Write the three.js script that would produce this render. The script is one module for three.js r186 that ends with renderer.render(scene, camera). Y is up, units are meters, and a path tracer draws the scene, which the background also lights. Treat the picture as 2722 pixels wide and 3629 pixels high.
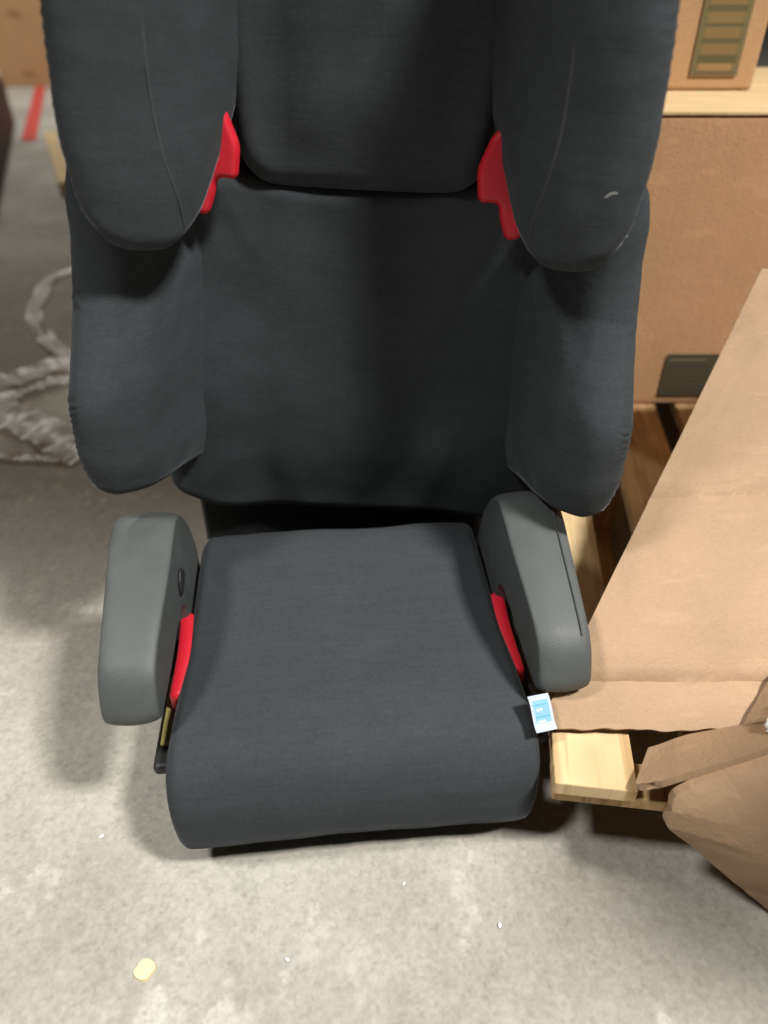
import * as THREE from 'three';
import { mergeGeometries, mergeVertices, toCreasedNormals } from 'three/addons/utils/BufferGeometryUtils.js';
import { RoundedBoxGeometry } from 'three/addons/geometries/RoundedBoxGeometry.js';
import { ImprovedNoise } from 'three/addons/math/ImprovedNoise.js';
import { RectAreaLightUniformsLib } from 'three/addons/lights/RectAreaLightUniformsLib.js';

// ---------------------------------------------------------------- camera, light, exposure
const scene = new THREE.Scene();
const camera = new THREE.PerspectiveCamera(69.4, 768 / 1024, 0.02, 60);
camera.position.set(0, 0.75, 0);
camera.rotation.x = THREE.MathUtils.degToRad(-37);
camera.focus = 0.74; camera.userData.fStop = 2.4;
scene.add(camera);
scene.background = new THREE.Color().setRGB(0.02, 0.02, 0.019);   // dim far end of the hall
RectAreaLightUniformsLib.init();
const renderer = new THREE.WebGLRenderer({ antialias: true });
renderer.setSize(768, 1024);
renderer.toneMapping = THREE.LinearToneMapping;
renderer.toneMappingExposure = 0.94;
renderer.shadowMap.enabled = true;
// unseen hall lamps, out of view overhead: [x, y, z, radiance, r, g, b]
const LAMPS = [
  [2.0, 4.0, 0.60, 430, 1.0, 0.975, 0.92],
  [-2.0, 4.0, 0.32, 185, 1.0, 0.98, 0.935],
  [-2.3, 4.0, -5.1, 140, 1.0, 0.965, 0.90],  // out of view, placed to light the far carton and the floor around it
];

// ---------------------------------------------------------------- helpers
let seed = 1234567;
const rnd = () => { seed = (seed * 1664525 + 1013904223) >>> 0; return seed / 4294967296; };
const rr = (a, b) => a + (b - a) * rnd();
const V = (x, y, z) => new THREE.Vector3(x, y, z);
const rad = THREE.MathUtils.degToRad;
const smooth = (a, b, x) => { const t = Math.min(1, Math.max(0, (x - a) / (b - a))); return t * t * (3 - 2 * t); };
const perlin = new ImprovedNoise();
const used = {};
const numbered = n => { const k = used[n] = (used[n] ?? -1) + 1; return k ? n + '_' + String(k).padStart(3, '0') : n; };
function thing(name, label, category, pos = [0, 0, 0], turn = 0, group) {
  const g = new THREE.Group(); g.name = numbered(name); g.position.set(...pos); g.rotation.y = turn;
  g.userData = { label, category }; if (group) g.userData.group = group;
  scene.add(g); return g;
}
function part(name, geo, mat, parent) {
  const m = new THREE.Mesh(geo, mat); m.name = name; m.castShadow = m.receiveShadow = true; parent.add(m); return m;
}
function solo(name, geo, mat, label, category, group) {
  const m = part(numbered(name), geo, mat, scene);
  m.userData = { label, category }; if (group) m.userData.group = group; return m;
}
function struct(name, geo, mat) { const m = part(name, geo, mat, scene); m.userData.kind = 'structure'; return m; }
function box(w, h, d, x = 0, y = 0, z = 0, r = 0.003, seg = 2) {
  const g = new RoundedBoxGeometry(w, h, d, seg, Math.min(r, w / 2.01, h / 2.01, d / 2.01)); g.translate(x, y, z); return g;
}
function boxUV(g, s = 1) {            // uv in metres from the dominant axis
  const q = g.index ? g.toNonIndexed() : g; q.computeVertexNormals();
  const p = q.attributes.position, n = q.attributes.normal, uv = new Float32Array(p.count * 2);
  for (let i = 0; i < p.count; i += 3) {
    let nx = 0, ny = 0, nz = 0;
    for (let k = 0; k < 3; k++) { nx += n.getX(i + k); ny += n.getY(i + k); nz += n.getZ(i + k); }
    nx = Math.abs(nx); ny = Math.abs(ny); nz = Math.abs(nz);
    for (let k = 0; k < 3; k++) {
      const x = p.getX(i + k), y = p.getY(i + k), z = p.getZ(i + k);
      const [a, b] = ny >= nx && ny >= nz ? [x, z] : nx >= nz ? [z, y] : [x, y];
      uv[(i + k) * 2] = a * s; uv[(i + k) * 2 + 1] = b * s;
    }
  }
  q.setAttribute('uv', new THREE.BufferAttribute(uv, 2)); return q;
}
// tileable value noise
function lattice(n, s) { let t = s >>> 0; const a = new Float32Array(n * n); for (let i = 0; i < n * n; i++) { t = (t * 1664525 + 1013904223) >>> 0; a[i] = t / 4294967296; } return a; }
function noiseLayer(size, n, s, ax = 1, ay = 1) {
  const nx = Math.max(1, Math.round(n * ax)), ny = Math.max(1, Math.round(n * ay)), m = Math.max(nx, ny), L = lattice(m, s), out = new Float32Array(size * size);
  for (let y = 0; y < size; y++) {
    const fy = y / size * ny, y0 = Math.floor(fy), ty = fy - y0, wy = ty * ty * (3 - 2 * ty), r0 = (y0 % ny) * m, r1 = ((y0 + 1) % ny) * m;
    for (let x = 0; x < size; x++) {
      const fx = x / size * nx, x0 = Math.floor(fx), tx = fx - x0, wx = tx * tx * (3 - 2 * tx), c0 = x0 % nx, c1 = (x0 + 1) % nx;
      const a = L[r0 + c0] + (L[r0 + c1] - L[r0 + c0]) * wx, b = L[r1 + c0] + (L[r1 + c1] - L[r1 + c0]) * wx;
      out[y * size + x] = a + (b - a) * wy;
    }
  }
  return out;
}
function mixLayers(size, list) {      // [[n, weight, seed, ax, ay]]
  const o = new Float32Array(size * size); let tot = 0;
  for (const [n, w, s, ax, ay] of list) { const l = noiseLayer(size, n, s, ax, ay); tot += w; for (let i = 0; i < o.length; i++) o[i] += l[i] * w; }
  for (let i = 0; i < o.length; i++) o[i] /= tot; return o;
}
const toS = c => c <= 0.0031308 ? c * 12.92 : 1.055 * Math.pow(c, 1 / 2.4) - 0.055;
function colourTex(size, fn, metres) {   // fn(i) -> linear rgb
  const d = new Uint8Array(size * size * 4);
  for (let i = 0; i < size * size; i++) { const c = fn(i); for (let k = 0; k < 3; k++) d[i * 4 + k] = Math.round(255 * Math.min(1, Math.max(0, toS(c[k])))); d[i * 4 + 3] = 255; }
  return finish(new THREE.DataTexture(d, size, size), metres, true);
}
function greyTex(size, fn, metres) {
  const d = new Uint8Array(size * size * 4);
  for (let i = 0; i < size * size; i++) { const v = Math.round(255 * Math.min(1, Math.max(0, fn(i)))); d[i * 4] = d[i * 4 + 1] = d[i * 4 + 2] = v; d[i * 4 + 3] = 255; }
  return finish(new THREE.DataTexture(d, size, size), metres, false);
}
function finish(t, metres, srgb) {
  t.wrapS = t.wrapT = THREE.RepeatWrapping; t.magFilter = THREE.LinearFilter; t.minFilter = THREE.LinearMipmapLinearFilter; t.generateMipmaps = true;
  t.repeat.set(1 / metres, 1 / metres); if (srgb) t.colorSpace = THREE.SRGBColorSpace; t.needsUpdate = true; return t;
}
const mix = (a, b, t) => [a[0] + (b[0] - a[0]) * t, a[1] + (b[1] - a[1]) * t, a[2] + (b[2] - a[2]) * t];

// ---------------------------------------------------------------- materials
const M = {};
{ // concrete with pale flakes, scuffs and a few darker stains
  const S = 2048, big = mixLayers(S, [[5, 1, 11], [11, .7, 12], [23, .4, 13]]), mid = mixLayers(S, [[48, 1, 14], [97, .8, 15], [190, .6, 16]]),
    fine = mixLayers(S, [[400, 1, 17], [820, 1, 18]]), flake = mixLayers(S, [[60, 1, 19, 1, .8], [130, .8, 20, 1.2, .8], [300, .4, 21]]), pit = mixLayers(S, [[330, 1, 25], [640, .5, 26]]), patch = mixLayers(S, [[14, 1, 22], [31, .8, 23], [70, .5, 24]]);
  M.floor = new THREE.MeshStandardMaterial({
    roughness: .82,
    map: colourTex(S, i => {
      let c = mix([.315, .298, .266], [.405, .388, .346], smooth(.3, .7, big[i]));
      c = mix(c, [.26, .24, .205], .55 * smooth(.55, .72, mid[i]) * smooth(.35, .6, 1 - big[i]));
      c = mix(c, [.60, .575, .50], .36 * smooth(.60, .78, flake[i]) * smooth(.35, .6, patch[i]) + .10 * smooth(.5, .75, patch[i]));
      c = mix(c, [.17, .155, .13], .22 * smooth(.70, .80, pit[i]));
      const g = 1 + (fine[i] - .5) * .34 + (mid[i] - .5) * .28; return [c[0] * g, c[1] * g, c[2] * g];
    }, 1.9),
    bumpMap: greyTex(1024, (() => { const f = mixLayers(1024, [[40, .6, 31], [120, 1, 32], [300, .6, 33]]); return i => f[i]; })(), 1.9), bumpScale: .0012,
  });
}
{ // charcoal woven fabric
  const S = 1024, a = mixLayers(S, [[340, 1, 41, 1, .3], [340, 1, 42, .3, 1], [150, .9, 46, .1, 1]]), b = mixLayers(S, [[10, 1, 43], [26, .7, 44]]), c = mixLayers(S, [[500, 1, 45]]);
  const map = colourTex(S, i => { const g = 1 + (a[i] - .5) * .32 + (b[i] - .5) * .16 + (c[i] - .5) * .16; return [.041 * g, .047 * g, .052 * g]; }, .42);
  const bump = greyTex(S, i => .6 * a[i] + .4 * c[i], .42);
  M.fabric = new THREE.MeshPhysicalMaterial({ map, bumpMap: bump, bumpScale: .00025, roughness: .92, sheen: .55, sheenRoughness: .55, sheenColor: new THREE.Color().setRGB(.55, .6, .66), specularIntensity: .3 });
  M.piping = new THREE.MeshStandardMaterial({ color: new THREE.Color().setRGB(.05, .055, .06), roughness: .8 });
}
{ // grey soft-touch plastic, black plastic, red plastic
  const f = mixLayers(512, [[160, 1, 51], [420, 1, 52]]), g = mixLayers(512, [[5, 1, 53], [14, .8, 54], [40, .4, 55]]);
  const bump = greyTex(512, i => f[i], .12);
  M.grey = new THREE.MeshStandardMaterial({ map: colourTex(512, i => { const k = 1 + (g[i] - .5) * .3; return [.068 * k, .077 * k, .076 * k]; }, .25), bumpMap: bump, bumpScale: .0002, roughnessMap: greyTex(512, i => .55 + .35 * g[i], .25), roughness: .8 });
  M.black = new THREE.MeshStandardMaterial({ color: new THREE.Color().setRGB(.012, .0125, .013), bumpMap: bump, bumpScale: .0002, roughness: .55 });
  M.red = new THREE.MeshStandardMaterial({ color: new THREE.Color().setRGB(.62, .012, .03), roughness: .5, bumpMap: bump, bumpScale: .0001 });
}
function cardboard(base, s) {
  const S = 1024, a = mixLayers(S, [[6, 1, s], [15, .7, s + 1], [40, .3, s + 2]]), b = mixLayers(S, [[300, 1, s + 3], [600, .8, s + 4]]), c = mixLayers(S, [[120, 1, s + 5, 1, .02]]);
  const sc = mixLayers(S, [[30, 1, s + 6, .4, 1.5], [70, .7, s + 7, .4, 1.4]]);
  return new THREE.MeshStandardMaterial({
    roughness: .86,
    map: colourTex(S, i => { let q = base; q = mix(q, base.map(v => v * 1.28 + .02), .22 * smooth(.68, .8, sc[i])); const g = 1 + (a[i] - .5) * .2 + (b[i] - .5) * .12; return [q[0] * g, q[1] * g * (1 - (a[i] - .5) * .04), q[2] * g]; }, .8),
    bumpMap: greyTex(S, i => .7 * a[i] + .08 * c[i] + .22 * b[i], .8), bumpScale: .0022,
  });
}
M.card = cardboard([.37, .252, .155], 101);
M.cardDark = cardboard([.33, .215, .13], 131);
M.cardOrange = cardboard([.46, .27, .138], 161);
function wood(base, s) {
  const S = 512, a = mixLayers(S, [[40, 1, s, 1, .06], [90, .7, s + 1, 1, .05], [14, .8, s + 2, 1, .15]]), b = mixLayers(S, [[5, 1, s + 3], [12, .6, s + 4]]);
  return new THREE.MeshStandardMaterial({
    roughness: .8, map: colourTex(S, i => { const c = mix(base, base.map((v, k) => v * [.62, .52, .42][k]), .8 * smooth(.45, .75, a[i])); const g = 1 + (b[i] - .5) * .4; return [c[0] * g, c[1] * g, c[2] * g]; }, .25),
    bumpMap: greyTex(S, i => a[i], .25), bumpScale: .0008,
  });
}
M.woodPale = wood([.66, .49, .27], 201); M.wood = wood([.54, .35, .17], 211);
M.film = new THREE.MeshPhysicalMaterial({ color: new THREE.Color().setRGB(.80, .76, .71), roughness: .42, transmission: .8, thickness: 0, specularIntensity: 1 });
M.bag = new THREE.MeshPhysicalMaterial({ color: new THREE.Color().setRGB(.80, .78, .75), roughness: .35, transmission: .15, thickness: 0 });
const flat = (r, g, b, rough = .7) => new THREE.MeshStandardMaterial({ color: new THREE.Color().setRGB(r, g, b), roughness: rough });

// ---------------------------------------------------------------- setting
{
  const g = new THREE.PlaneGeometry(24, 24, 1, 1); g.rotateX(-Math.PI / 2); g.translate(0, 0, -5);
  const uv = g.attributes.uv, p = g.attributes.position; for (let i = 0; i < p.count; i++) uv.setXY(i, p.getX(i) + .3, -p.getZ(i) + .7);
  struct('floor', g, M.floor);
}
{ // painted line far back on the left
  const a = V(-2.47, .004, -6.1), b = V(-1.79, .004, -4.1), d = b.clone().sub(a), n = V(-d.z, 0, d.x).normalize().multiplyScalar(.035);
  const g = new THREE.BufferGeometry(); const P = [a.clone().add(n), a.clone().sub(n), b.clone().add(n), b.clone().sub(n)];
  g.setAttribute('position', new THREE.Float32BufferAttribute(P.flatMap(v => v.toArray()), 3)); g.setIndex([0, 2, 1, 1, 2, 3]); g.computeVertexNormals();
  if (g.attributes.normal.getY(0) < 0) { g.setIndex([0, 1, 2, 1, 3, 2]); g.computeVertexNormals(); }
  struct('floor_marking', g, flat(.55, .06, .05, .6));
}

// unseen lamps, out of view overhead, placed to light the seat and floor
for (const [x, y, z, L, r, g, b] of LAMPS) {
  const t = thing('unseen_ceiling_lamp', 'unseen ceiling lamp out of view above the concrete floor', 'lamp', [x, y, z], 0, 'unseen ceiling lamps above the floor');
  part('housing', box(.66, .09, .51, 0, .06, 0, .01), flat(.6, .6, .6), t);
  const em = new THREE.MeshStandardMaterial({ color: 0xffffff, emissive: new THREE.Color(r, g, b), emissiveIntensity: 2 });
  part('diffuser', box(.6, .012, .45, 0, .006, 0, .004), em, t);
  const l = new THREE.RectAreaLight(new THREE.Color().setRGB(r, g, b), L, .6, .45);
  l.position.set(x, y - .012, z); l.rotation.x = -Math.PI / 2; scene.add(l);
}

// ---------------------------------------------------------------- soft upholstery builder
function roundPoly(pts, radii, step = .006) {      // closed polygon with rounded corners -> dense points
  const out = [], n = pts.length;
  for (let i = 0; i < n; i++) {
    const p = pts[i], a = pts[(i + n - 1) % n], b = pts[(i + 1) % n];
    const va = new THREE.Vector2(a[0] - p[0], a[1] - p[1]), vb = new THREE.Vector2(b[0] - p[0], b[1] - p[1]);
    const r = Math.min(Array.isArray(radii) ? radii[i] : radii, va.length() * .49, vb.length() * .49);
    va.normalize(); vb.normalize();
    for (let k = 0; k <= 12; k++) { const t = k / 12, q = (1 - t) * (1 - t), w = t * t, m = 2 * t * (1 - t);
      out.push([p[0] + va.x * r * q + vb.x * r * w + 0 * m, p[1] + va.y * r * q + vb.y * r * w]); }
  }
  // resample evenly
  const res = []; let carry = 0;
  for (let i = 0; i < out.length; i++) {
    const a = out[i], b = out[(i + 1) % out.length], L = Math.hypot(b[0] - a[0], b[1] - a[1]); if (L < 1e-9) continue;
    let s = carry; while (s < L) { res.push([a[0] + (b[0] - a[0]) * s / L, a[1] + (b[1] - a[1]) * s / L]); s += step; } carry = s - L;
  }
  return res;
}
// pad: outline in the (u, v) plane, front face at w = 0 (+puff), back at w = -thick, rounded rim of radius r; warp(u, v, w) -> Vector3
function pad(outline, { thick = .04, r = .018, puff = .006, puffR = .06, warp = (u, v, w) => V(u, v, w), rough = .0012, rs = 14, centre, rings = 34 }) {
  const n = outline.length; let cu = 0, cv = 0; for (const p of outline) { cu += p[0] / n; cv += p[1] / n; } if (centre) [cu, cv] = centre;
  const dist = (u, v) => { let m = 1e9; for (let i = 0; i < n; i++) { const a = outline[i], b = outline[(i + 1) % n], dx = b[0] - a[0], dy = b[1] - a[1]; let t = ((u - a[0]) * dx + (v - a[1]) * dy) / (dx * dx + dy * dy + 1e-12); t = t < 0 ? 0 : t > 1 ? 1 : t; const e = Math.hypot(u - a[0] - dx * t, v - a[1] - dy * t); if (e < m) m = e; } return m; };
  const pos = [], uv = [], idx = [];
  const ts = []; for (let k = 0; k < rings; k++) { const x = k / (rings - 1); ts.push(1 - Math.pow(1 - x, 1.9)); }
  const front = [], back = [];
  for (const side of [1, -1]) for (let k = 0; k < rings; k++) {
    if (side < 0 && k === rings - 1) { back.push(front[rings - 1]); continue; }
    const row = []; (side > 0 ? front : back).push(row);
    for (let i = 0; i < (k ? n : 1); i++) {
      const t = ts[k], u = cu + (outline[i][0] - cu) * t, v = cv + (outline[i][1] - cv) * t, d = k === rings - 1 ? 0 : dist(u, v);
      const e = Math.min(1, d / r), h = Math.sqrt(Math.max(0, 1 - (1 - e) * (1 - e)));
      let w = -thick / 2 + side * (thick / 2) * h; if (side > 0) w += puff * smooth(0, puffR, d);
      if (rough && side > 0) w += rough * h * perlin.noise(u * rs, v * rs, 3.1 + cu * 7) + rough * .5 * h * perlin.noise(u * rs * 2.7, v * rs * 2.7, 9.7);
      const q = warp(u, v, w); row.push(pos.length / 3); pos.push(q.x, q.y, q.z); uv.push(u, v);
    }
  }
  const quads = (rows, flip) => {
    for (let k = 0; k < rings - 1; k++) for (let i = 0; i < n; i++) {
      const j = (i + 1) % n, b0 = rows[k + 1][i], b1 = rows[k + 1][j];
      if (k === 0) idx.push(...(flip ? [rows[0][0], b1, b0] : [rows[0][0], b0, b1]));
      else { const a0 = rows[k][i], a1 = rows[k][j]; idx.push(...(flip ? [a0, b1, b0, a0, a1, b1] : [a0, b0, b1, a0, b1, a1])); }
    }
  };
  quads(front, false); quads(back, true);
  const g = new THREE.BufferGeometry();
  g.setAttribute('position', new THREE.Float32BufferAttribute(pos, 3)); g.setAttribute('uv', new THREE.Float32BufferAttribute(uv, 2)); g.setIndex(idx); g.computeVertexNormals();
  g.userData.surf = (u, v, lift = 0) => { const d = dist(u, v), e = Math.min(1, d / r), h = Math.sqrt(Math.max(0, 1 - (1 - e) * (1 - e))); return warp(u, v, -thick / 2 + thick / 2 * h + puff * smooth(0, puffR, d) + lift); };
  return g;
}
function mirrorX(g) {
  const q = g.clone(), p = q.attributes.position; for (let i = 0; i < p.count; i++) p.setX(i, -p.getX(i));
  if (q.index) { const ix = q.index.array; for (let i = 0; i < ix.length; i += 3) { const t = ix[i]; ix[i] = ix[i + 1]; ix[i + 1] = t; } }
  else { for (const k of Object.keys(q.attributes)) { const at = q.attributes[k], s = at.itemSize; for (let i = 0; i < at.count; i += 3) for (let c = 0; c < s; c++) { const t = at.array[i * s + c]; at.array[i * s + c] = at.array[(i + 1) * s + c]; at.array[(i + 1) * s + c] = t; } } }
  q.computeVertexNormals(); return q;
}
function track(pts, tension = .5) {    // path in a plane with arc length lookup: at(s) -> point and unit left normal
  let q = pts;
  if (tension === 0) {                 // straight runs with small fillets
    q = [pts[0]]; for (let i = 1; i < pts.length - 1; i++) for (const j of [i - 1, i + 1]) { const dx = pts[j][0] - pts[i][0], dy = pts[j][1] - pts[i][1], l = Math.hypot(dx, dy), k = Math.min(.016, l * .42) / l; q.push([pts[i][0] + dx * k, pts[i][1] + dy * k]); } q.push(pts[pts.length - 1]);
    for (let it = 0; it < 4; it++) { const n = [q[0]]; for (let i = 0; i < q.length - 1; i++) { const a = q[i], b = q[i + 1]; n.push([a[0] * .75 + b[0] * .25, a[1] * .75 + b[1] * .25], [a[0] * .25 + b[0] * .75, a[1] * .25 + b[1] * .75]); } n.push(q[q.length - 1]); q = n; }
  }
  const c = new THREE.CatmullRomCurve3(q.map(p => V(p[0], 0, p[1])), false, 'catmullrom', .5), N = 600, P = c.getPoints(N), S = [0];
  for (let i = 1; i <= N; i++) S.push(S[i - 1] + P[i].distanceTo(P[i - 1]));
  const L = S[N];
  return { L, at(s) {
    s = Math.min(L, Math.max(0, s)); let lo = 0, hi = N; while (hi - lo > 1) { const m = (lo + hi) >> 1; if (S[m] <= s) lo = m; else hi = m; }
    const t = (s - S[lo]) / (S[hi] - S[lo] + 1e-12), a = Math.max(0, lo - 6), b = Math.min(N, hi + 6), d = P[b].clone().sub(P[a]).normalize();
    return { a: P[lo].x + (P[hi].x - P[lo].x) * t, b: P[lo].z + (P[hi].z - P[lo].z) * t, na: -d.z, nb: d.x };
  } };
}
function tubeAlong(points, r, seg = 60, rs = 6) { return new THREE.TubeGeometry(new THREE.CatmullRomCurve3(points), seg, r, rs, false); }

// ---------------------------------------------------------------- booster seat
const seat = thing('booster_seat', 'charcoal fabric high back booster car seat with grey armrests and red belt guides', 'car seat', [-.041, 0, -.57]);
const baseM = new THREE.Matrix4().makeRotationY(rad(5.5));
const backM = new THREE.Matrix4().makeTranslation(.004, .176, -.185)
  .multiply(new THREE.Matrix4().makeRotationZ(rad(-2.4))).multiply(new THREE.Matrix4().makeRotationX(rad(-2.2))).multiply(new THREE.Matrix4().makeRotationY(rad(-1.5)));
const onBase = g => g.applyMatrix4(baseM), onBack = g => g.applyMatrix4(backM);

// --- backrest (local: x across, y up from the lower edge, z towards the sitter)
{
  const shellOut = roundPoly([[-.17, -.012], [.17, -.012], [.205, .06], [.20, .34], [.16, .46], [.16, .70], [-.16, .70], [-.16, .46], [-.20, .34], [-.205, .06]], .05);
  part('back_shell', onBack(pad(shellOut, { thick: .07, r: .025, puff: 0, rough: 0, warp: (u, v, w) => V(u, v, w - .045) })), M.black, seat);
  const lowOut = roundPoly([[-.165, .0], [.165, .0], [.232, .032], [.215, .22], [.158, .410], [.06, .390], [-.06, .390], [-.158, .410], [-.215, .22], [-.232, .032]], [.03, .03, .02, .1, .03, .06, .06, .03, .1, .02]);
  part('back_cushion', onBack(pad(lowOut, { thick: .045, r: .018, puff: .010, puffR: .10, rough: .003, rs: 9, warp: (u, v, w) => V(u, v, w + .02 * smooth(.10, .20, Math.abs(u)) - .004 * Math.cos(v * 20)) })), M.fabric, seat);
  const headOut = roundPoly([[-.118, .386], [.118, .386], [.128, .52], [.122, .72], [-.122, .72], [-.128, .52]], [.05, .05, .1, .03, .03, .1]);
  part('headrest_pad', onBack(pad(headOut, { thick: .05, r: .022, puff: .012, puffR: .09, rough: .0025, rs: 9, warp: (u, v, w) => V(u, v, w + .004 + .018 * smooth(.07, .13, Math.abs(u))) })), M.fabric, seat);
  // torso bolsters
  const tb = track([[.166, -.03], [.195, .10], [.212, .146], [.254, .166], [.263, .140], [.262, .03]], 0);
  const flare = v => .002 * smooth(.26, .12, v) - .010 * smooth(.16, .40, v);
  const warpB = (u, v, w) => { const c = tb.at(u); return V(c.a + c.na * w + flare(v), v, c.b + c.nb * w - .055 * smooth(.20, .36, v) * smooth(-.03, .1, c.b)); };
  const L1 = tb.L, bo = roundPoly([[0, .078], [.10, .094], [.17, .108], [.225, .116], [.255, .135], [L1, .16], [L1, .40], [.21, .44], [.06, .40], [0, .37]], [.03, .1, .05, .02, .03, .03, .05, .05, .05, .03]);
  // headrest wings
  const tw = track([[.104, -.03], [.152, .125], [.218, .158], [.230, .128], [.224, .02]], 0);
  const warpW = (u, v, w) => { const c = tw.at(u), s = .96 + .05 * smooth(.62, .42, v); return V((c.a + c.na * w) * s, v, c.b + c.nb * w); };
  const L2 = tw.L, wo = roundPoly([[0, .462], [.028, .462], [.075, .408], [.115, .370], [.155, .354], [.215, .360], [.250, .395], [.29, .46], [L2, .52], [L2, .72], [0, .72]], [.01, .03, .04, .03, .03, .03, .04, .05, .03, .03, .03]);
  const gb = pad(bo, { thick: .04, r: .018, puff: .008, puffR: .05, rough: .003, rs: 12, warp: warpB });
  const gw = pad(wo, { thick: .036, r: .016, puff: .007, puffR: .05, rough: .0022, rs: 12, warp: warpW });
  const line = (g, pts, r) => { const c = new THREE.CatmullRomCurve3(pts.map(p => V(p[0], p[1], 0))); return tubeAlong(c.getPoints(40).map(p => g.userData.surf(p.x, p.y, -.0006)), r, 120); };
  const pb = line(gb, [[.234, .15], [.238, .19], [.24, .25], [.24, .33]], .0012);
  const pw = line(gw, [[.146, .375], [.158, .41], [.168, .46], [.172, .53], [.173, .6], [.173, .69]], .0011);
  for (const s of [-1, 1]) {
    const f = g => onBack(s > 0 ? g.clone() : mirrorX(g));
    const b = part('torso_bolster', f(gb), M.fabric, seat); part('piping', f(pb), M.piping, b);
    const w = part('headrest_wing', f(gw), M.fabric, seat); part('piping', f(pw), M.piping, w);
    // red belt guide: a hook with a deeper inner plate
    const hook = pad(roundPoly([[.012, .466], [.028, .446], [.036, .41], [.038, .37], [.022, .366], [.014, .386], [.011, .401], [-.008, .399], [-.012, .428], [-.001, .458]], .007, .0025), { thick: .016, r: .006, puff: 0, rough: 0, rings: 16, warp: (u, v, w) => V(u + (s > 0 ? .118 : .123), v - (s > 0 ? .008 : -.002), w + .044) });
    const g0 = part('belt_guide', onBack(s > 0 ? hook : mirrorX(hook)), M.red, seat);
    const ro = s > 0 ? [.001, -.008] : [.006, .002];
    const rim = tubeAlong([[.151, .378, .044], [.149, .398, .046], [.142, .434, .046], [.134, .455, .043]].map(([x, y, z]) => V(x + ro[0], y + ro[1], z)), .005, 40, 8);
    part('guide_rim', onBack(s > 0 ? rim : mirrorX(rim)), M.red, g0);
  }
}
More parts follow.
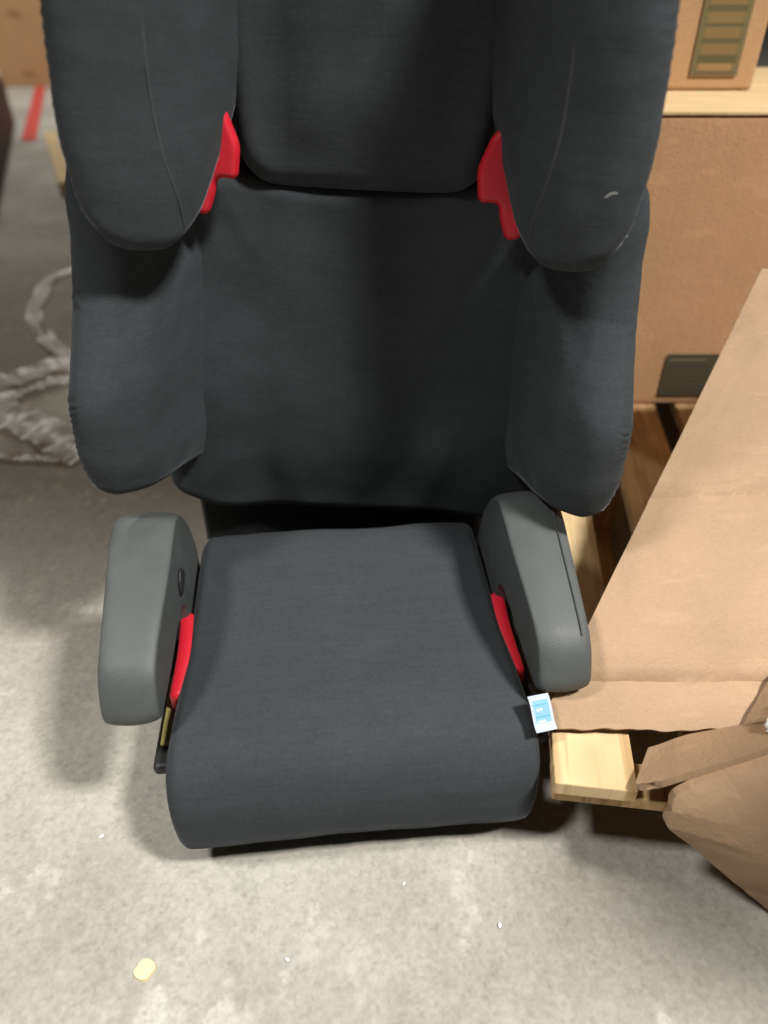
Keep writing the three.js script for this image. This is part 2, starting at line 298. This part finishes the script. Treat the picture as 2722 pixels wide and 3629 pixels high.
// --- base (local: origin under the middle of the seat)
{
  const shell = mergeGeometries([
    box(.31, .07, .29, 0, .045, -.005, .02, 4), box(.15, .026, .06, .035, .016, .116, .01, 4), box(.38, .20, .02, .012, .10, -.235, .006, 3),
    box(.018, .10, .28, -.172, .085, -.01, .007, 3), box(.018, .10, .28, .172, .085, -.01, .007, 3), box(.03, .014, .24, -.182, .115, .01, .005, 3), box(.03, .014, .24, .182, .115, .01, .005, 3),
    box(.30, .13, .03, 0, .095, -.165, .01, 3), box(.31, .02, .09, 0, .10, -.20, .006, 3),
    box(.30, .06, .03, 0, .07, -.185, .008, 3),
  ].map(g => boxUV(g)));
  part('base_shell', onBase(shell), M.black, seat);
  // cushion: a pad bent along its side profile (z, y)
  const prof = track([[-.158, .10], [-.162, .15], [-.150, .178], [-.11, .178], [0, .160], [.10, .160], [.146, .150], [.169, .116], [.175, .078], [.170, .044], [.152, .030]]);
  const L = prof.L, hw = .166;
  const co = roundPoly([[-hw, 0], [hw, 0], [hw, L], [-hw, L]], [.02, .02, .024, .024]);
  const cg = pad(co, { thick: .05, r: .014, puff: .003, puffR: .05, rough: .003, rs: 9, rings: 44, warp: ((u, v, w) => {
    const c = prof.at(v), k = 1 + .098 * Math.min(1, v / .42);
    // track lies in (a = z, b = y); outward normal is to the left of travel (back -> front), i.e. up
    return V(u * k, c.b + c.nb * w, c.a + c.na * w);
  }) });
  part('seat_cushion', onBase(cg), M.fabric, seat);
  // armrests
  const sp = new THREE.Shape();
  sp.moveTo(-.150, .05); sp.lineTo(-.158, .15); sp.quadraticCurveTo(-.155, .185, -.128, .222); sp.quadraticCurveTo(-.105, .256, -.078, .256);
  sp.quadraticCurveTo(0, .246, .074, .214); sp.quadraticCurveTo(.098, .203, .108, .172); sp.quadraticCurveTo(.112, .150, .09, .148);
  sp.quadraticCurveTo(.045, .152, .005, .166); sp.quadraticCurveTo(-.035, .176, -.045, .15); sp.lineTo(-.05, .05); sp.closePath();
  const ao = sp.getSpacedPoints(220).slice(0, -1).map(p => [p.x, p.y]);
  const arm = pad(ao, { thick: .068, r: .0065, puff: .001, puffR: .03, rough: .0004, rings: 30, centre: [-.062, .2], warp: (u, v, w) => V(.174 + (w + .068) * (.96 - .2 * smooth(-.08, .11, u)) + .006 * smooth(-.03, .1, u), v + .02 * smooth(.06, .14, v), u + .014 * smooth(.06, .14, v)) });
  for (const s of [-1, 1]) {
    { const p = arm.attributes.position, uv = arm.attributes.uv; for (let i = 0; i < p.count; i++) uv.setXY(i, p.getX(i) + p.getY(i) * .7, p.getZ(i)); }
    const a = part('armrest', onBase(s > 0 ? arm.clone() : mirrorX(arm)), M.grey, seat);
    // red belt guide below the armrest
    const pth = []; for (let k = 0; k <= 8; k++) { const t = k / 8; pth.push([.183 - .006 * Math.sin(Math.PI * t), .146 - .012 * t * t, -.045 + .112 * t]); }
    const rg = pad(roundPoly([[0, 0], [.112, 0], [.112, .028], [0, .028]], .006, .003), { thick: .016, r: .004, puff: 0, rough: 0, rings: 14, warp: (u, v, w) => V(.185 - .003 * Math.sin(Math.PI * u / .112) + w, .132 + v - .010 * (u / .112) ** 2, -.045 + u) });
    part('belt_guide', onBase(s > 0 ? rg : mirrorX(rg)), M.red, a);
    const sl = pad(roundPoly([[-.062, .196], [-.03, .186], [-.034, .206], [-.05, .214]], .008, .002), { thick: .004, r: .002, puff: 0, rough: 0, rings: 8, warp: (u, v, w) => V(.1742 + w, v + .02, u + .014) });
    if (s < 0) part('belt_slot', onBase(s > 0 ? sl : mirrorX(sl)), M.black, a);  // flat black colour supplies the dark of the slot hollow
    // seam line along the outer edge of the armrest top
    const ln = tubeAlong(ao.filter(p => p[1] > .2 && p[0] > -.085 && p[0] < .085).map(([u, v]) => V(.174 + .056 * (.96 - .2 * smooth(-.08, .11, u)) + .006 * smooth(-.03, .1, u), v + .0202, u + .014)), .0008, 60);
    if (s > 0) part('parting_line', onBase(s > 0 ? ln : mirrorX(ln)), M.grey, a);
  }
  part('warning_sticker', onBase(boxUV(box(.010, .004, .088, -.187, .1238, .062, .001))), flat(.24, .21, .07, .6), seat).userData.label = 'olive yellow sticker on the side of the shell';
  // care tag with printed lines
  const cv = document.createElement('canvas'); cv.width = 128; cv.height = 192; const x = cv.getContext('2d');
  x.fillStyle = '#cbd8ec'; x.fillRect(0, 0, 128, 192); x.fillStyle = '#8cc4e6'; x.fillRect(16, 28, 96, 118);
  x.fillStyle = '#5fb4cf'; x.fillRect(10, 50, 90, 7); x.fillRect(18, 112, 92, 7); x.fillStyle = '#cfe6f6'; x.fillRect(30, 72, 40, 14); x.fillRect(26, 132, 50, 12);
  const tt = new THREE.CanvasTexture(cv); tt.colorSpace = THREE.SRGBColorSpace;
  const tg = new THREE.PlaneGeometry(.024, .034, 8, 10), tp = tg.attributes.position;
  const top = [], N = tp.count; const tgB = tg.clone(); 
  const bend = (g, off) => { const p = g.attributes.position; for (let i = 0; i < N; i++) { const u = p.getX(i), v = p.getY(i); p.setXYZ(i, u, off + .35 * u * u / .012 * 0 + .002 * Math.sin(v * 120), -v); } g.computeVertexNormals(); return g; };
  bend(tg, .0006); bend(tgB, 0); const ib = tgB.index.array; for (let i = 0; i < ib.length; i += 3) { const t = ib[i]; ib[i] = ib[i + 1]; ib[i + 1] = t; } tgB.computeVertexNormals();
  const tag = mergeGeometries([tg, tgB]); tag.rotateZ(rad(-14)); tag.rotateX(rad(28)); tag.rotateY(rad(10)); tag.translate(.180, .170, .138);
  part('care_tag', onBase(tag), new THREE.MeshStandardMaterial({ map: tt, color: new THREE.Color().setRGB(.72, .72, .72), roughness: .6 }), seat).userData.label = 'white and pale blue fabric tag on the cushion edge';
}

// ---------------------------------------------------------------- pallet with cartons on the right
function slab(name, parent, mat, w, h, d, x, y, z, ry = 0) {
  const g = boxUV(box(w, h, d, 0, 0, 0, .0016)); g.rotateY(ry); g.translate(x, y, z); return part(name, g, mat, parent);
}
{
  const p = thing('wooden_pallet', 'pale wooden pallet on the floor carrying stacked cartons beside the car seat', 'pallet', [.158, 0, -.392], rad(-7));
  const woods = [M.woodPale, M.wood, M.wood, M.woodPale, M.wood, M.wood, M.woodPale];
  const xs = [.038, .172, .29, .415, .54, .665, .79];
  xs.forEach((x, i) => slab('deck_board', p, woods[i], i ? .084 : .076, .018, 1.16, x, .127, -.585));
  for (const z of [-.022, -.55, -1.13]) slab('stringer_board', p, M.wood, .82, .016, .04, .412, .1085, z - .008);
  for (const z of [-.26, -.60, -1.13]) for (const x of [.09, .415, .76]) slab('block', p, M.wood, .10, .077, .09, x, .0585, z);
  for (const x of [.09, .415, .76]) slab('bottom_board', p, M.wood, .09, .02, .96, x, .01, -.69);
}
// printed marks
function printTex(w, h, draw) { const c = document.createElement('canvas'); c.width = w; c.height = h; draw(c.getContext('2d'), w, h); const t = new THREE.CanvasTexture(c); t.colorSpace = THREE.SRGBColorSpace; return t; }
{
  const c = thing('large_carton', 'brown cardboard carton with pale top standing on the wooden pallet', 'carton', [.66, .137, -1.36]);
  part('box_body', boxUV(box(.74, .438, .48, 0, .2195, 0, .004)), M.cardOrange, c);
  part('top_sheet', boxUV(box(.744, .006, .484, 0, .4425, 0, .002)), cardboard([.60, .445, .24], 301), c);
  const lab = new THREE.PlaneGeometry(.085, .075); lab.translate(-.155, .055, .2425);
  part('printed_label', lab, new THREE.MeshStandardMaterial({ roughness: .7, map: printTex(128, 112, (x, w, h) => { x.fillStyle = '#4a4433'; x.fillRect(0, 0, w, h); x.fillStyle = '#2f2c22'; x.fillRect(0, 0, w, 5); x.fillStyle = '#77705a'; x.fillRect(10, 12, w - 40, 4); x.fillStyle = '#3a3528'; for (let k = 0; k < 6; k++) x.fillRect(8, 30 + k * 13, w - 16, 5); }) }), c);
  const u = thing('upper_carton', 'brown cardboard carton with a printed table stacked on the pale topped carton', 'carton', [.375, .5835, -1.56]);
  part('box_body', boxUV(box(.38, .42, .52, 0, .21, 0, .005)), M.cardOrange, u);
  const pl = new THREE.PlaneGeometry(.072, .15); pl.translate(.125, .094, .2625);
  part('printed_table', pl, new THREE.MeshStandardMaterial({ roughness: .8, map: printTex(160, 334, (x, w, h) => {
    x.fillStyle = '#80693f'; x.fillRect(0, 0, w, h); x.fillStyle = '#6e6440'; x.fillRect(0, 0, 22, h); x.fillRect(w - 22, 0, 22, h);
    const rows = [[h - 14, 9], [h - 62, 24], [h - 108, 14], [h - 150, 10], [h - 200, 18], [h - 250, 20], [h - 300, 14]]; for (const [y, t] of rows) { x.fillStyle = '#5c5434'; x.fillRect(14, y, w - 28, t); }
    x.fillStyle = '#96794c'; x.fillRect(26, h - 36, w - 52, 18); x.fillStyle = '#7d6c46'; x.fillRect(26, h - 170, w - 52, 12);
  }) }), u);
}
// bent sheet: bilinear patch between four corners with thickness
function sheet(c00, c10, c11, c01, { t = .005, nu = 24, nv = 24, bump = .004, f = 6, s = 0, bow = () => 0, wob = 0, tip = 0 } = {}) {
  const A = V(...c00), B = V(...c10), C = V(...c11), D = V(...c01), nrm = B.clone().sub(A).cross(D.clone().sub(A)).normalize();
  const pos = [], uv = [], idx = [], W = B.distanceTo(A), Hh = D.distanceTo(A);
  for (const side of [1, -1]) for (let j = 0; j <= nv; j++) for (let i = 0; i <= nu; i++) {
    const a = i / nu, b = j / nv, q = A.clone().multiplyScalar((1 - a) * (1 - b)).addScaledVector(B, a * (1 - b)).addScaledVector(C, a * b).addScaledVector(D, (1 - a) * b);
    if (tip) q.lerp(C, tip * Math.max(0, 1 - (a + b) * 4.5) ** 2);
    if (wob) q.addScaledVector(D.clone().sub(A).normalize(), wob * Math.max(0, 1 - b * 6) * (perlin.noise(a * 4, s, 3) + .3 * perlin.noise(a * 11, s, 8)));
    const k = bump * perlin.noise(a * W * f + s, b * Hh * f, s * 1.7) + bow(a, b) + side * t / 2; q.addScaledVector(nrm, k); pos.push(q.x, q.y, q.z); uv.push(a * W, b * Hh);
  }
  const n1 = (nu + 1) * (nv + 1), at = (i, j, s) => (s ? n1 : 0) + j * (nu + 1) + i;
  for (let j = 0; j < nv; j++) for (let i = 0; i < nu; i++) {
    idx.push(at(i, j, 0), at(i + 1, j, 0), at(i + 1, j + 1, 0), at(i, j, 0), at(i + 1, j + 1, 0), at(i, j + 1, 0));
    idx.push(at(i, j, 1), at(i + 1, j + 1, 1), at(i + 1, j, 1), at(i, j, 1), at(i, j + 1, 1), at(i + 1, j + 1, 1));
  }
  const edge = (i0, j0, i1, j1) => idx.push(at(i0, j0, 0), at(i0, j0, 1), at(i1, j1, 0), at(i1, j1, 0), at(i0, j0, 1), at(i1, j1, 1));
  for (let i = 0; i < nu; i++) { edge(i, 0, i + 1, 0); edge(i + 1, nv, i, nv); } for (let j = 0; j < nv; j++) { edge(0, j + 1, 0, j); edge(nu, j, nu, j + 1); }
  let g = new THREE.BufferGeometry(); g.setAttribute('position', new THREE.Float32BufferAttribute(pos, 3)); g.setAttribute('uv', new THREE.Float32BufferAttribute(uv, 2)); g.setIndex(idx);
  return toCreasedNormals(g, rad(50));
}
{
  const O = [.36, .137, -.45], c = thing('collapsed_carton', 'tan collapsed carton leaning over the pallet with its flap hanging to the floor', 'carton', O);
  const L = p => [p[0] - O[0], p[1] - O[1], p[2] - O[2]];
  // wide leaning panel
  const crease = (a, b) => .003 * perlin.noise(a * 3, b * 30, 1) * smooth(.25, 0, b) - .004 * Math.abs(perlin.noise(a * 6 + 2, b * 9, 6)) -.006 * Math.exp(-(((b - .42) / .012) ** 2)) - .007 * Math.exp(-(((b - .075) / .011) ** 2)) + .012 * Math.sin(Math.PI * a) * b;
  part('side_panel', sheet(L([.150, .148, -.449]), L([.352, .152, -.444]), L([.80, .43, -1.0]), L([.505, .415, -.985]), { nu: 60, nv: 90, bump: .010, f: 7, s: 2, bow: crease, wob: .008 }), M.card, c);
  part('end_panel', sheet(L([.352, .152, -.444]), L([.46, .30, -.36]), L([.90, .60, -.93]), L([.80, .43, -1.0]), { nu: 20, nv: 40, bump: .01, f: 8, s: 5 }), M.card, c);
  part('flap', sheet(L([.226, .148, -.372]), L([.385, .003, -.335]), L([.68, .03, -.26]), L([.42, .22, -.40]), { t: .009, nu: 60, nv: 60, bump: .014, f: 9, s: 9, tip: .07, bow: (a, b) => .036 * Math.sin(Math.PI * Math.min(1, a * 1.3)) * Math.sin(Math.PI * b) - .004 * Math.abs(perlin.noise(a * 8, b * 5, 2)) }), M.cardDark, c);
  part('folded_strip', sheet(L([.224, .147, -.376]), L([.42, .222, -.402]), L([.395, .165, -.450]), L([.255, .139, -.43]), { t: .007, nu: 30, nv: 16, bump: .006, f: 12, s: 12, tip: .12 }), M.cardDark, c);
}
{ // crumpled white plastic at the right edge
  const g = new THREE.IcosahedronGeometry(.036, 24); const p = g.attributes.position;
  for (let i = 0; i < p.count; i++) { const v = V(p.getX(i), p.getY(i), p.getZ(i)), n = v.clone().normalize(); const k = 1 + .5 * Math.abs(perlin.noise(n.x * 2.3 + 5, n.y * 2.3, n.z * 2.3)) - .45 * Math.abs(perlin.noise(n.x * 5, n.y * 5 + 3, n.z * 5)); v.multiplyScalar(k); v.y *= .9; p.setXYZ(i, v.x, v.y, v.z); }
  const q = mergeVertices((() => { const k = g.clone(); k.deleteAttribute('normal'); k.deleteAttribute('uv'); return k; })(), 1e-5); q.computeVertexNormals(); q.translate(.385, .185, -.405);
  solo('plastic_bag', q, M.bag, 'crumpled white plastic bag lying on the collapsed carton', 'plastic bag');
}
{ // unseen block right of the view, placed to shade the floor before the pallet
  const c = thing('unseen_shade_block', 'unseen upright block out of view, placed to shade the floor in front of the pallet', 'carton', [.87, 0, -.155], 0);
  part('box_body', boxUV(box(.5, .96, .09, 0, .48, 0, .004)), M.card, c);
}

// ---------------------------------------------------------------- far left
{
  const c = thing('far_carton', 'brown carton standing far back at the end of the red floor line', 'carton', [-2.45, 0, -6.3]);
  part('box_body', boxUV(box(2.2, 1.2, .6, .2, .6, 0, .006)), M.cardOrange, c);
  for (const [x, y] of [[-.08, .07], [-.08, .42]]) { const g = new THREE.TorusGeometry(.07, .006, 5, 14, 1.6); g.scale(1, .35, 1); g.translate(x, y, .301); part('printed_mark', g, flat(.16, .08, .03), c); }
}
{ // unseen rack above the view, its deck placed to shade the floor behind the seat
  const t = thing('unseen_shade_rack', 'unseen steel rack out of view, its deck placed to shade the floor behind the car seat', 'rack', [-1.8, 0, -1.8]);
  const steel = flat(.10, .13, .20, .5);
  part('deck', box(4.8, .03, 1.55, .15, 2.0, .755, .004), M.wood, t);
  for (const x of [-2.15, 2.2]) { part('post', box(.07, 2.6, .07, x, 1.3, -.06, .004), steel, t); part('arm', box(.06, .08, 1.5, x, 1.945, .72, .004), steel, t); }
}
{
  const dir = Math.atan2(-(-2.107 + 1.185), -(-4.84 + 2.291)) ;
  const t = thing('maroon_crate', 'low dark maroon crate with crumpled clear film on top', 'crate', [-1.53, 0, -3.2], 0);
  const g = boxUV(box(.8, .22, 3.0, -.42, .11, 0, .01)); g.rotateY(.348); part('box_body', g, flat(.05, .014, .010, .6), t);
  const f = new THREE.PlaneGeometry(.8, 2.4, 40, 90); f.rotateX(-Math.PI / 2); const p = f.attributes.position;
  for (let i = 0; i < p.count; i++) { const x = p.getX(i), z = p.getZ(i); p.setY(i, .235 + .10 * Math.abs(perlin.noise(x * 4, z * 4, 2)) + .04 * Math.abs(perlin.noise(x * 11, z * 11, 5))); }
  f.computeVertexNormals(); f.translate(-.42, 0, -.3); f.rotateY(.348); part('film', f, M.film, t);
}
{
  const g = boxUV(box(.06, .05, 1.12, 0, .025, 0, .004)); g.rotateY(.40); g.translate(-1.44, .002, -3.55);
  solo('timber_batten', g, M.woodPale, 'pale timber batten lying on the shaded floor behind the car seat', 'timber');
}
// ribbons of clear film on the floor
function ribbon(pts, width, s) {
  const c = new THREE.CatmullRomCurve3(pts.map(p => V(...p))), N = 90, K = 6, pos = [], uv = [], idx = [];
  for (let i = 0; i <= N; i++) {
    const t = i / N, q = c.getPointAt(t), d = c.getTangentAt(t), side = V(-d.z, 0, d.x).normalize(), w = width * (1 + .35 * perlin.noise(t * 7, s, 1)), tw = .9 * perlin.noise(t * 5, s, 4);
    for (let k = 0; k <= K; k++) { const a = (k / K - .5) * w; const e = q.clone().addScaledVector(side, a * Math.cos(tw)); e.y += Math.abs(a * Math.sin(tw)) + .005 * Math.abs(perlin.noise(t * 14, k * .7, s)); pos.push(e.x, e.y, e.z); uv.push(k / K, t); }
  }
  for (let i = 0; i < N; i++) for (let k = 0; k < K; k++) { const a = i * (K + 1) + k; idx.push(a, a + 1, a + K + 2, a, a + K + 2, a + K + 1); }
  const g = new THREE.BufferGeometry(); g.setAttribute('position', new THREE.Float32BufferAttribute(pos, 3)); g.setAttribute('uv', new THREE.Float32BufferAttribute(uv, 2)); g.setIndex(idx); g.computeVertexNormals(); return g;
}
{
  const t = thing('plastic_film', 'loose strips of crumpled clear plastic film on the floor beside the car seat', 'plastic film', [-.75, .001, -1.45]);
  const R = (pts, w, s) => part('film_strip', ribbon(pts.map(([x, z, y = 0]) => [x + .75, y + .004, z + 1.45]), w, s), M.film, t);
  R([[-.80, -2.22], [-.95, -2.13], [-.935, -1.95], [-.89, -1.80], [-.80, -1.66], [-.70, -1.55]], .04, 1);
  R([[-.60, -1.53], [-.72, -1.54], [-.84, -1.45], [-.93, -1.38], [-1.0, -1.34]], .07, 2);
  R([[-.60, -1.49], [-.70, -1.47], [-.78, -1.40], [-.80, -1.36]], .045, 3);
  R([[-.84, -1.40], [-.79, -1.34], [-.73, -1.29], [-.66, -1.25], [-.60, -1.20], [-.55, -1.17]], .09, 4);
  R([[-.90, -1.17], [-.78, -1.165], [-.68, -1.155], [-.60, -1.15]], .02, 6);
}
// ---------------------------------------------------------------- small bits
{
  const g = new THREE.CylinderGeometry(.009, .0098, .003, 14); const p = g.attributes.position; for (let i = 0; i < p.count; i++) p.setX(i, p.getX(i) * (1 + .25 * perlin.noise(p.getX(i) * 200, p.getZ(i) * 200, 1)));
  g.computeVertexNormals(); g.translate(-.221, .0015, -.291); solo('wood_chip', g, flat(.72, .60, .36), 'small round pale yellow wood chip on the concrete floor', 'chip');
}
const crumb = (x, z, s) => { const g = new THREE.IcosahedronGeometry(s, 1), p = g.attributes.position; for (let i = 0; i < p.count; i++) { const k = 1 + .6 * perlin.noise(p.getX(i) * 300 + x * 50, p.getY(i) * 300, p.getZ(i) * 300); p.setXYZ(i, p.getX(i) * k * 1.5, p.getY(i) * k * .5 + s * .3, p.getZ(i) * k); } g.computeVertexNormals(); g.rotateY(x * 40); g.translate(x, .001, z); solo('white_crumb', g, flat(.75, .73, .68), 'tiny white crumb of debris on the concrete floor', 'crumb', 'white crumbs scattered on the floor'); };
[[-.56, -.72, .004], [.112, -.33, .0018], [-.09, -.30, .0016], [-.30, -.42, .0016], [.02, -.37, .0014]].forEach(a => crumb(...a));

const lint = (p, d, l, label) => { const a = V(...p), b = a.clone().addScaledVector(V(...d).normalize(), l), m = a.clone().lerp(b, .5); m.y += .0012; solo('lint_thread', tubeAlong([a, m, b], .0002, 10, 5), flat(.75, .75, .72), label, 'lint'); };
lint([.168, .603, -.592], [1, .35, 0], .009, 'short white lint thread on the head wing beside the cartons');
lint([.045, .1785, -.69], [1, 0, -.5], .012, 'short white lint thread on the rear of the seat cushion');

renderer.render(scene, camera);
